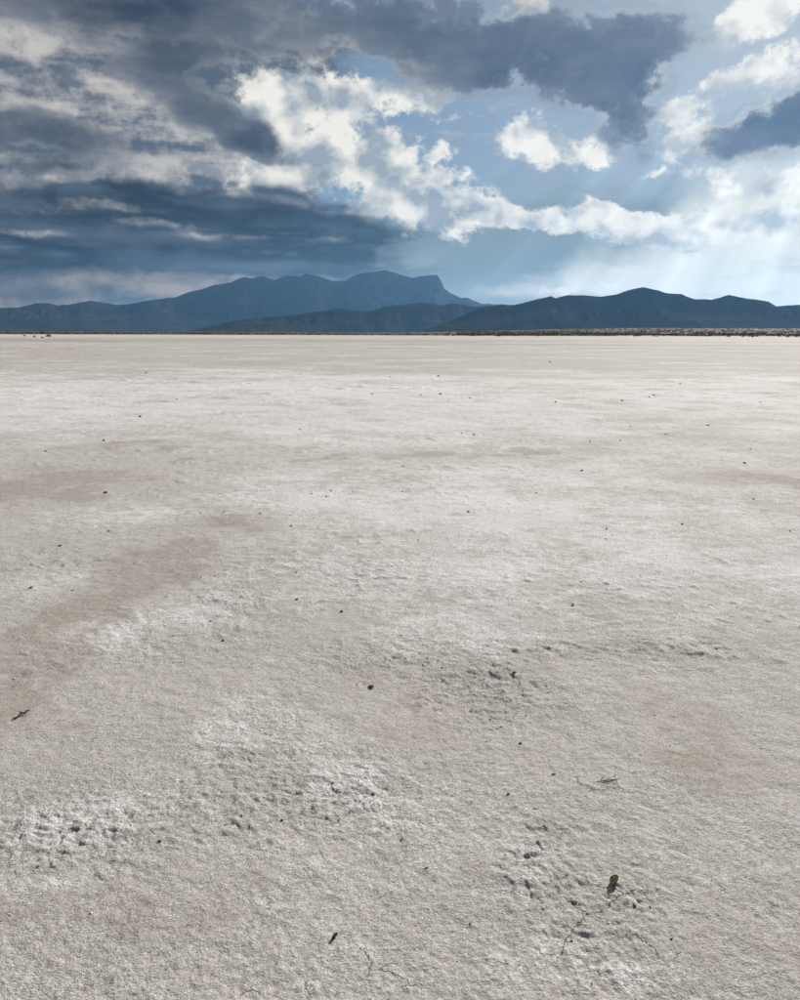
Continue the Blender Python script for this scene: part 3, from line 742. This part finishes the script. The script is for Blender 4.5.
def build_scrub():
    rng = random.Random(5)
    kinds = []
    for k in range(5):
        v, f = clump(rng, 110, rng.uniform(.7, .95), rng.uniform(.8, 1.15))
        kinds.append((v, f, mesh_from('shrub', v, f, LEAF, False)))
    # shrubs one can pick out: loners on the flats and the front row of the scrub
    lon = LONE_SHRUBS
    for n, (x, y, s, lab) in enumerate(lon):
        link('desert_shrub', kinds[n % 5][2], (x, y, gz(x, y) - 0.03), (0, 0, rng.uniform(0, 6.28)),
             label=lab, category='shrub', group='lone shrubs out on the salt flat').scale = (s, s, s * .9)
    for n in range(110):
        a = R(29 - 26 * rng.random() ** 1.3); r0 = edge_r(560 * math.sin(a), 560 * math.cos(a)) + rng.gauss(8, 42)
        x, y = r0 * math.sin(a), r0 * math.cos(a); s = rng.uniform(.5, 1.25)
        link('desert_shrub', kinds[rng.randrange(5)][2], (x, y, gz(x, y) - 0.05), (0, 0, rng.uniform(0, 6.28)),
             label='dark round shrub in the front row of the scrub bordering the salt', category='shrub',
             group='front row of the scrub belt').scale = (s * 1.2, s * 1.2, s)
    # the rest of the belt reads as one mass
    N = 9000
    a = np.radians(np.array([rng.uniform(-46, 46) if k % 5 < 2 else rng.uniform(4, 34) for k in range(N)]))
    r0 = np.array([545 + 1700 * rng.random() ** 2.3 for _ in range(N)])
    x = r0 * np.sin(a); y = r0 * np.cos(a)
    r0 = r0 + 50 * fbm(x / 160.0, y / 160.0, 2, 81) + 6
    x = r0 * np.sin(a); y = r0 * np.cos(a); z = height(x, y)
    VV, FF, off = [], [], 0
    small = [clump(rng, 22, .8, 1.0) for _ in range(6)]
    for k in range(N):
        v, f = small[k % 6]
        s = rng.uniform(.6, 1.5); t = rng.uniform(0, 6.28); c_, s_ = math.cos(t), math.sin(t)
        w = v.copy()
        w[:, 0], w[:, 1] = (v[:, 0] * c_ - v[:, 1] * s_) * s * 1.5, (v[:, 0] * s_ + v[:, 1] * c_) * s * 1.5
        w[:, 2] = v[:, 2] * s
        VV.append(w + (x[k], y[k], z[k] - .05)); FF.append(f + off); off += len(v)
    me = mesh_from('desert_scrub', np.concatenate(VV), np.concatenate(FF), LEAF, False)
    link('desert_scrub', me, kind='stuff', label='dark belt of low desert scrub between the salt flat and the hills', category='scrub')
build_scrub()

# ------------------------------------------------------------------ stones and litter
def stone_material(name, c1, c2, scale):
    mt, g, bs = material(name)
    oc = g.node('ShaderNodeTexCoord').outputs['Object']
    n = g.noise(oc, scale, 5.0, 0.65)
    g.put(bs.inputs['Base Color'], g.mix(g.step(n, .35, .65), c1, c2))
    bs.inputs['Roughness'].default_value = 0.85
    bs.inputs['Specular IOR Level'].default_value = 0.3
    bm = g.node('ShaderNodeBump'); bm.inputs['Strength'].default_value = .5; bm.inputs['Distance'].default_value = .002
    g.put(bm.inputs['Height'], n); g.put(bs.inputs['Normal'], bm.outputs[0])
    return mt

def ico(sub):
    import bmesh
    b = bmesh.new(); bmesh.ops.create_icosphere(b, subdivisions=sub, radius=1.0)
    v = np.array([tuple(q.co) for q in b.verts]); f = np.array([[q.index for q in p.verts] for p in b.faces]); b.free()
    return v, f
ICO2, ICO3 = ico(2), ico(3)

def rock_mesh(name, seed, mat, base=ICO2, size=(1, 1, 1), planes=7, rough=.06, smooth=False, cut=(.45, .8)):
    """sphere cut by random planes, so it has facets and edges like a stone"""
    rng = np.random.default_rng(seed)
    v, f = base[0].copy(), base[1]
    for _ in range(planes):
        n = rng.normal(size=3); n /= np.linalg.norm(n)
        d = rng.uniform(*cut)
        s = v @ n
        v = v - np.outer(np.clip(s - d, 0, None), n)
    v = v * (1 + rough * fbm(v[:, 0] * 2 + seed, v[:, 1] * 2 + v[:, 2] * 3, 3, seed))[:, None]
    return mesh_from(name, v * np.array(size), f, mat, smooth)

SHADED_LUMP = stone_material('shaded_clod', (0.085, 0.072, 0.060), (0.27, 0.24, 0.205), 2.2)  # pale crust lumps, their shaded sides put into a dark brown colour
BROWN_STONE = stone_material('brown_stone', (0.20, 0.145, 0.095), (0.50, 0.42, 0.32), 60.0)
CLOD = stone_material('pale_clod', (0.50, 0.45, 0.40), (0.72, 0.68, 0.64), 3.0)
BLACK = stone_material('black_husk', (0.010, 0.009, 0.008), (0.030, 0.026, 0.022), 200.0)
WOOD = stone_material('dead_wood', (0.022, 0.017, 0.013), (0.075, 0.058, 0.044), 90.0)

def tube(path, radii, sides=7):
    path = [np.array(p, float) for p in path]
    V, F = [], []
    for k, p in enumerate(path):
        t = path[min(k + 1, len(path) - 1)] - path[max(k - 1, 0)]; t /= np.linalg.norm(t)
        s = np.cross(t, (0, 0, 1)); s /= np.linalg.norm(s) + 1e-9; u = np.cross(s, t)
        for m in range(sides):
            a = 2 * math.pi * m / sides
            V.append(p + radii[k] * (math.cos(a) * s + math.sin(a) * u))
    for k in range(len(path) - 1):
        for m in range(sides):
            F.append((k * sides + m, k * sides + (m + 1) % sides, (k + 1) * sides + (m + 1) % sides, (k + 1) * sides + m))
    V += [path[0], path[-1]]
    n = len(V)
    for m in range(sides):
        F.append((n - 2, (m + 1) % sides, m, n - 2)); F.append((n - 1, (len(path) - 1) * sides + m, (len(path) - 1) * sides + (m + 1) % sides, n - 1))
    me = bpy.data.meshes.new('t')
    me.from_pydata([tuple(v) for v in V], [], [tuple(dict.fromkeys(f)) for f in F])
    for p in me.polygons: p.use_smooth = True
    return me

def named(me, name, mat):
    me.name = name; me.materials.append(mat); return me

def build_litter():
    rng = random.Random(11)
    stones = [rock_mesh('shaded_lump', 200 + k, SHADED_LUMP, ICO2, (1.25, .75, .62), 6, .2) for k in range(6)]
    clods = [rock_mesh('clod', 300 + k, CLOD, ICO2, (1.2, .8, .38), 5, .15) for k in range(6)]
    for k, (x, y, s, lab) in enumerate(DARK_LUMPS):
        s *= rng.uniform(.6, 1.15)
        o = link('shaded_lump', stones[k % 6], (x, y, gz(x, y) + s * .18), (rng.uniform(-.3, .3), rng.uniform(-.3, .3), rng.uniform(0, 6.28)),
                 label=lab, category='clod')
        if lab.startswith('small dark'): o['group'] = 'dark clods strewn over the salt flat'
        o.scale = (s, s, s)
    # finer dark grit between them, thinning with distance
    for k in range(40):
        r = 1.7 * math.exp(rng.random() * 2.9); a = R(rng.uniform(-29, 29))
        x, y = r * math.sin(a), r * math.cos(a); s = rng.uniform(.6, 1.3) * .0011 * r
        o = link('shaded_lump', stones[k % 6], (x, y, gz(x, y) + s * .2), (rng.uniform(-.4, .4), rng.uniform(-.4, .4), rng.uniform(0, 6.28)),
                 label='small dark crust lump coloured as shaded on the pale salt crust', category='clod', group='dark clods strewn over the salt flat')
        o.scale = (s, s, s)
    # pale crumbs broken off the crust
    n = 0
    while n < 260:
        r = 1.65 * math.exp(rng.random() * 1.5); a = R(rng.uniform(-30, 30))
        x, y = r * math.sin(a), r * math.cos(a)
        cr = float(masks(np.array([x]), np.array([y]))[2][0])
        if rng.random() > cr + .06: continue
        s = rng.uniform(.5, 1.5) * .0022 * r ** .7
        o = link('salt_clod', clods[n % 6], (x, y, gz(x, y) + s * .1), (rng.uniform(-.4, .4), rng.uniform(-.4, .4), rng.uniform(0, 6.28)),
                 label='small pale crumb of broken crust lying on the rough salt', category='clod', group='crumbs of broken salt crust')
        o.scale = (s, s, s); n += 1

    # the brown pebble standing by the crack, its near side in shade
    x, y = (0.639, 2.099)
    me = rock_mesh('pebble', 7, BROWN_STONE, ICO3, (.0140, .0120, .0250), 8, .03, False, (.40, .66))
    link('pebble', me, (x, y, gz(x, y) + .0085), (R(14), R(24), R(25)),
         label='blocky brown pebble standing upright beside a crack', category='stone')

    # black seed husk
    x, y = (-0.172, 1.881)
    p = [(-.0125, -.002, .0), (-.009, -.0012, .0012), (-.004, 0, .002), (.002, .0005, .0022), (.008, 0, .0018), (.0118, -.0008, .001), (.0135, -.001, 0)]
    me = named(tube(p, [.0012, .0030, .0040, .0044, .0043, .0034, .0012], 10), 'seed_husk', BLACK)
    link('seed_husk', me, (x, y, gz(x, y) + .0045), (0, 0, R(62)),
         label='shiny black oblong seed husk alone on smooth tan mud', category='seed')

    # black stick on the mud at the left
    (xa, ya), (xb, yb) = (-1.631, 3.111), (-1.591, 3.193)
    L = math.hypot(xb - xa, yb - ya); ang = math.atan2(yb - ya, xb - xa)
    q = [(-.5, 0, .001), (-.36, .010, .003), (-.2, -.008, .004), (-.02, .006, .007), (.07, .014, .008), (.22, -.006, .007), (.36, .008, .008), (.5, .002, .006)]
    me = named(tube([(a * L, b * .35, c) for a, b, c in q], [.0012, .0022, .0026, .0040, .0048, .0034, .0042, .0030], 8), 'stick', WOOD)
    root = link('stick', me, ((xa + xb) / 2, (ya + yb) / 2, gz((xa + xb) / 2, (ya + yb) / 2) + .003), (0, 0, ang),
                label='short knobbly black stick lying on brown mud', category='stick')
    nb = named(tube([(.02 * L, .003, .008), (.10 * L, .012, .013), (.15 * L, .017, .014)], [.0030, .0022, .001], 6), 'side_shoot', WOOD)
    link('side_shoot', nb, parent=root)

    # forked dead twig half sunk in the crust
    x, y = (0.757, 2.655)
    root = link('twig', named(tube([(-.060, -.016, -.001), (-.038, -.004, .002), (-.012, -.007, .004), (.018, .004, .006), (.042, -.002, .004), (.066, .009, .001), (.088, .004, -.003)],
                [.0007, .0014, .0020, .0021, .0018, .0014, .0006], 7), 'twig', WOOD), (x, y, gz(x, y) - .0005), (0, 0, R(6)),
                label='thin forked dead twig half sunk in the pale crust', category='twig')
    root.scale = (.78, .78, .78)
    link('side_shoot', named(tube([(-.012, -.004, .005), (.012, -.020, .005), (.040, -.034, .002)], [.0017, .0013, .0006], 6), 'side_shoot', WOOD), parent=root)
    link('side_shoot', named(tube([(-.020, -.003, .005), (-.012, .014, .010), (.004, .018, .009)], [.0016, .0013, .0006], 6), 'side_shoot', WOOD), parent=root)

build_litter()


# ------------------------------------------------------------------ haze
def build_haze():
    mt = bpy.data.materials.new('haze'); mt.use_nodes = True
    t = mt.node_tree; t.nodes.clear()
    pv = t.nodes.new('ShaderNodeVolumePrincipled'); o = t.nodes.new('ShaderNodeOutputMaterial')
    pv.inputs['Color'].default_value = (0.22, 0.48, 0.82, 1)
    pv.inputs['Density'].default_value = HAZE_DENSITY
    pv.inputs['Anisotropy'].default_value = 0.5
    t.links.new(pv.outputs[0], o.inputs['Volume'])
    w, z0, z1 = 24500.0, -2.5, 1500.0
    v = [(sx * w, sy * w, z) for z in (z0, z1) for sx, sy in ((-1, -1), (1, -1), (1, 1), (-1, 1))]
    f = [(0, 3, 2, 1), (4, 5, 6, 7), (0, 1, 5, 4), (1, 2, 6, 5), (2, 3, 7, 6), (3, 0, 4, 7)]
    link('haze', mesh_from('haze', v, f, mt, False), kind='stuff', label='thin blue haze in the air over the flats and mountains', category='haze')
HAZE_DENSITY = 1.5e-5
build_haze()
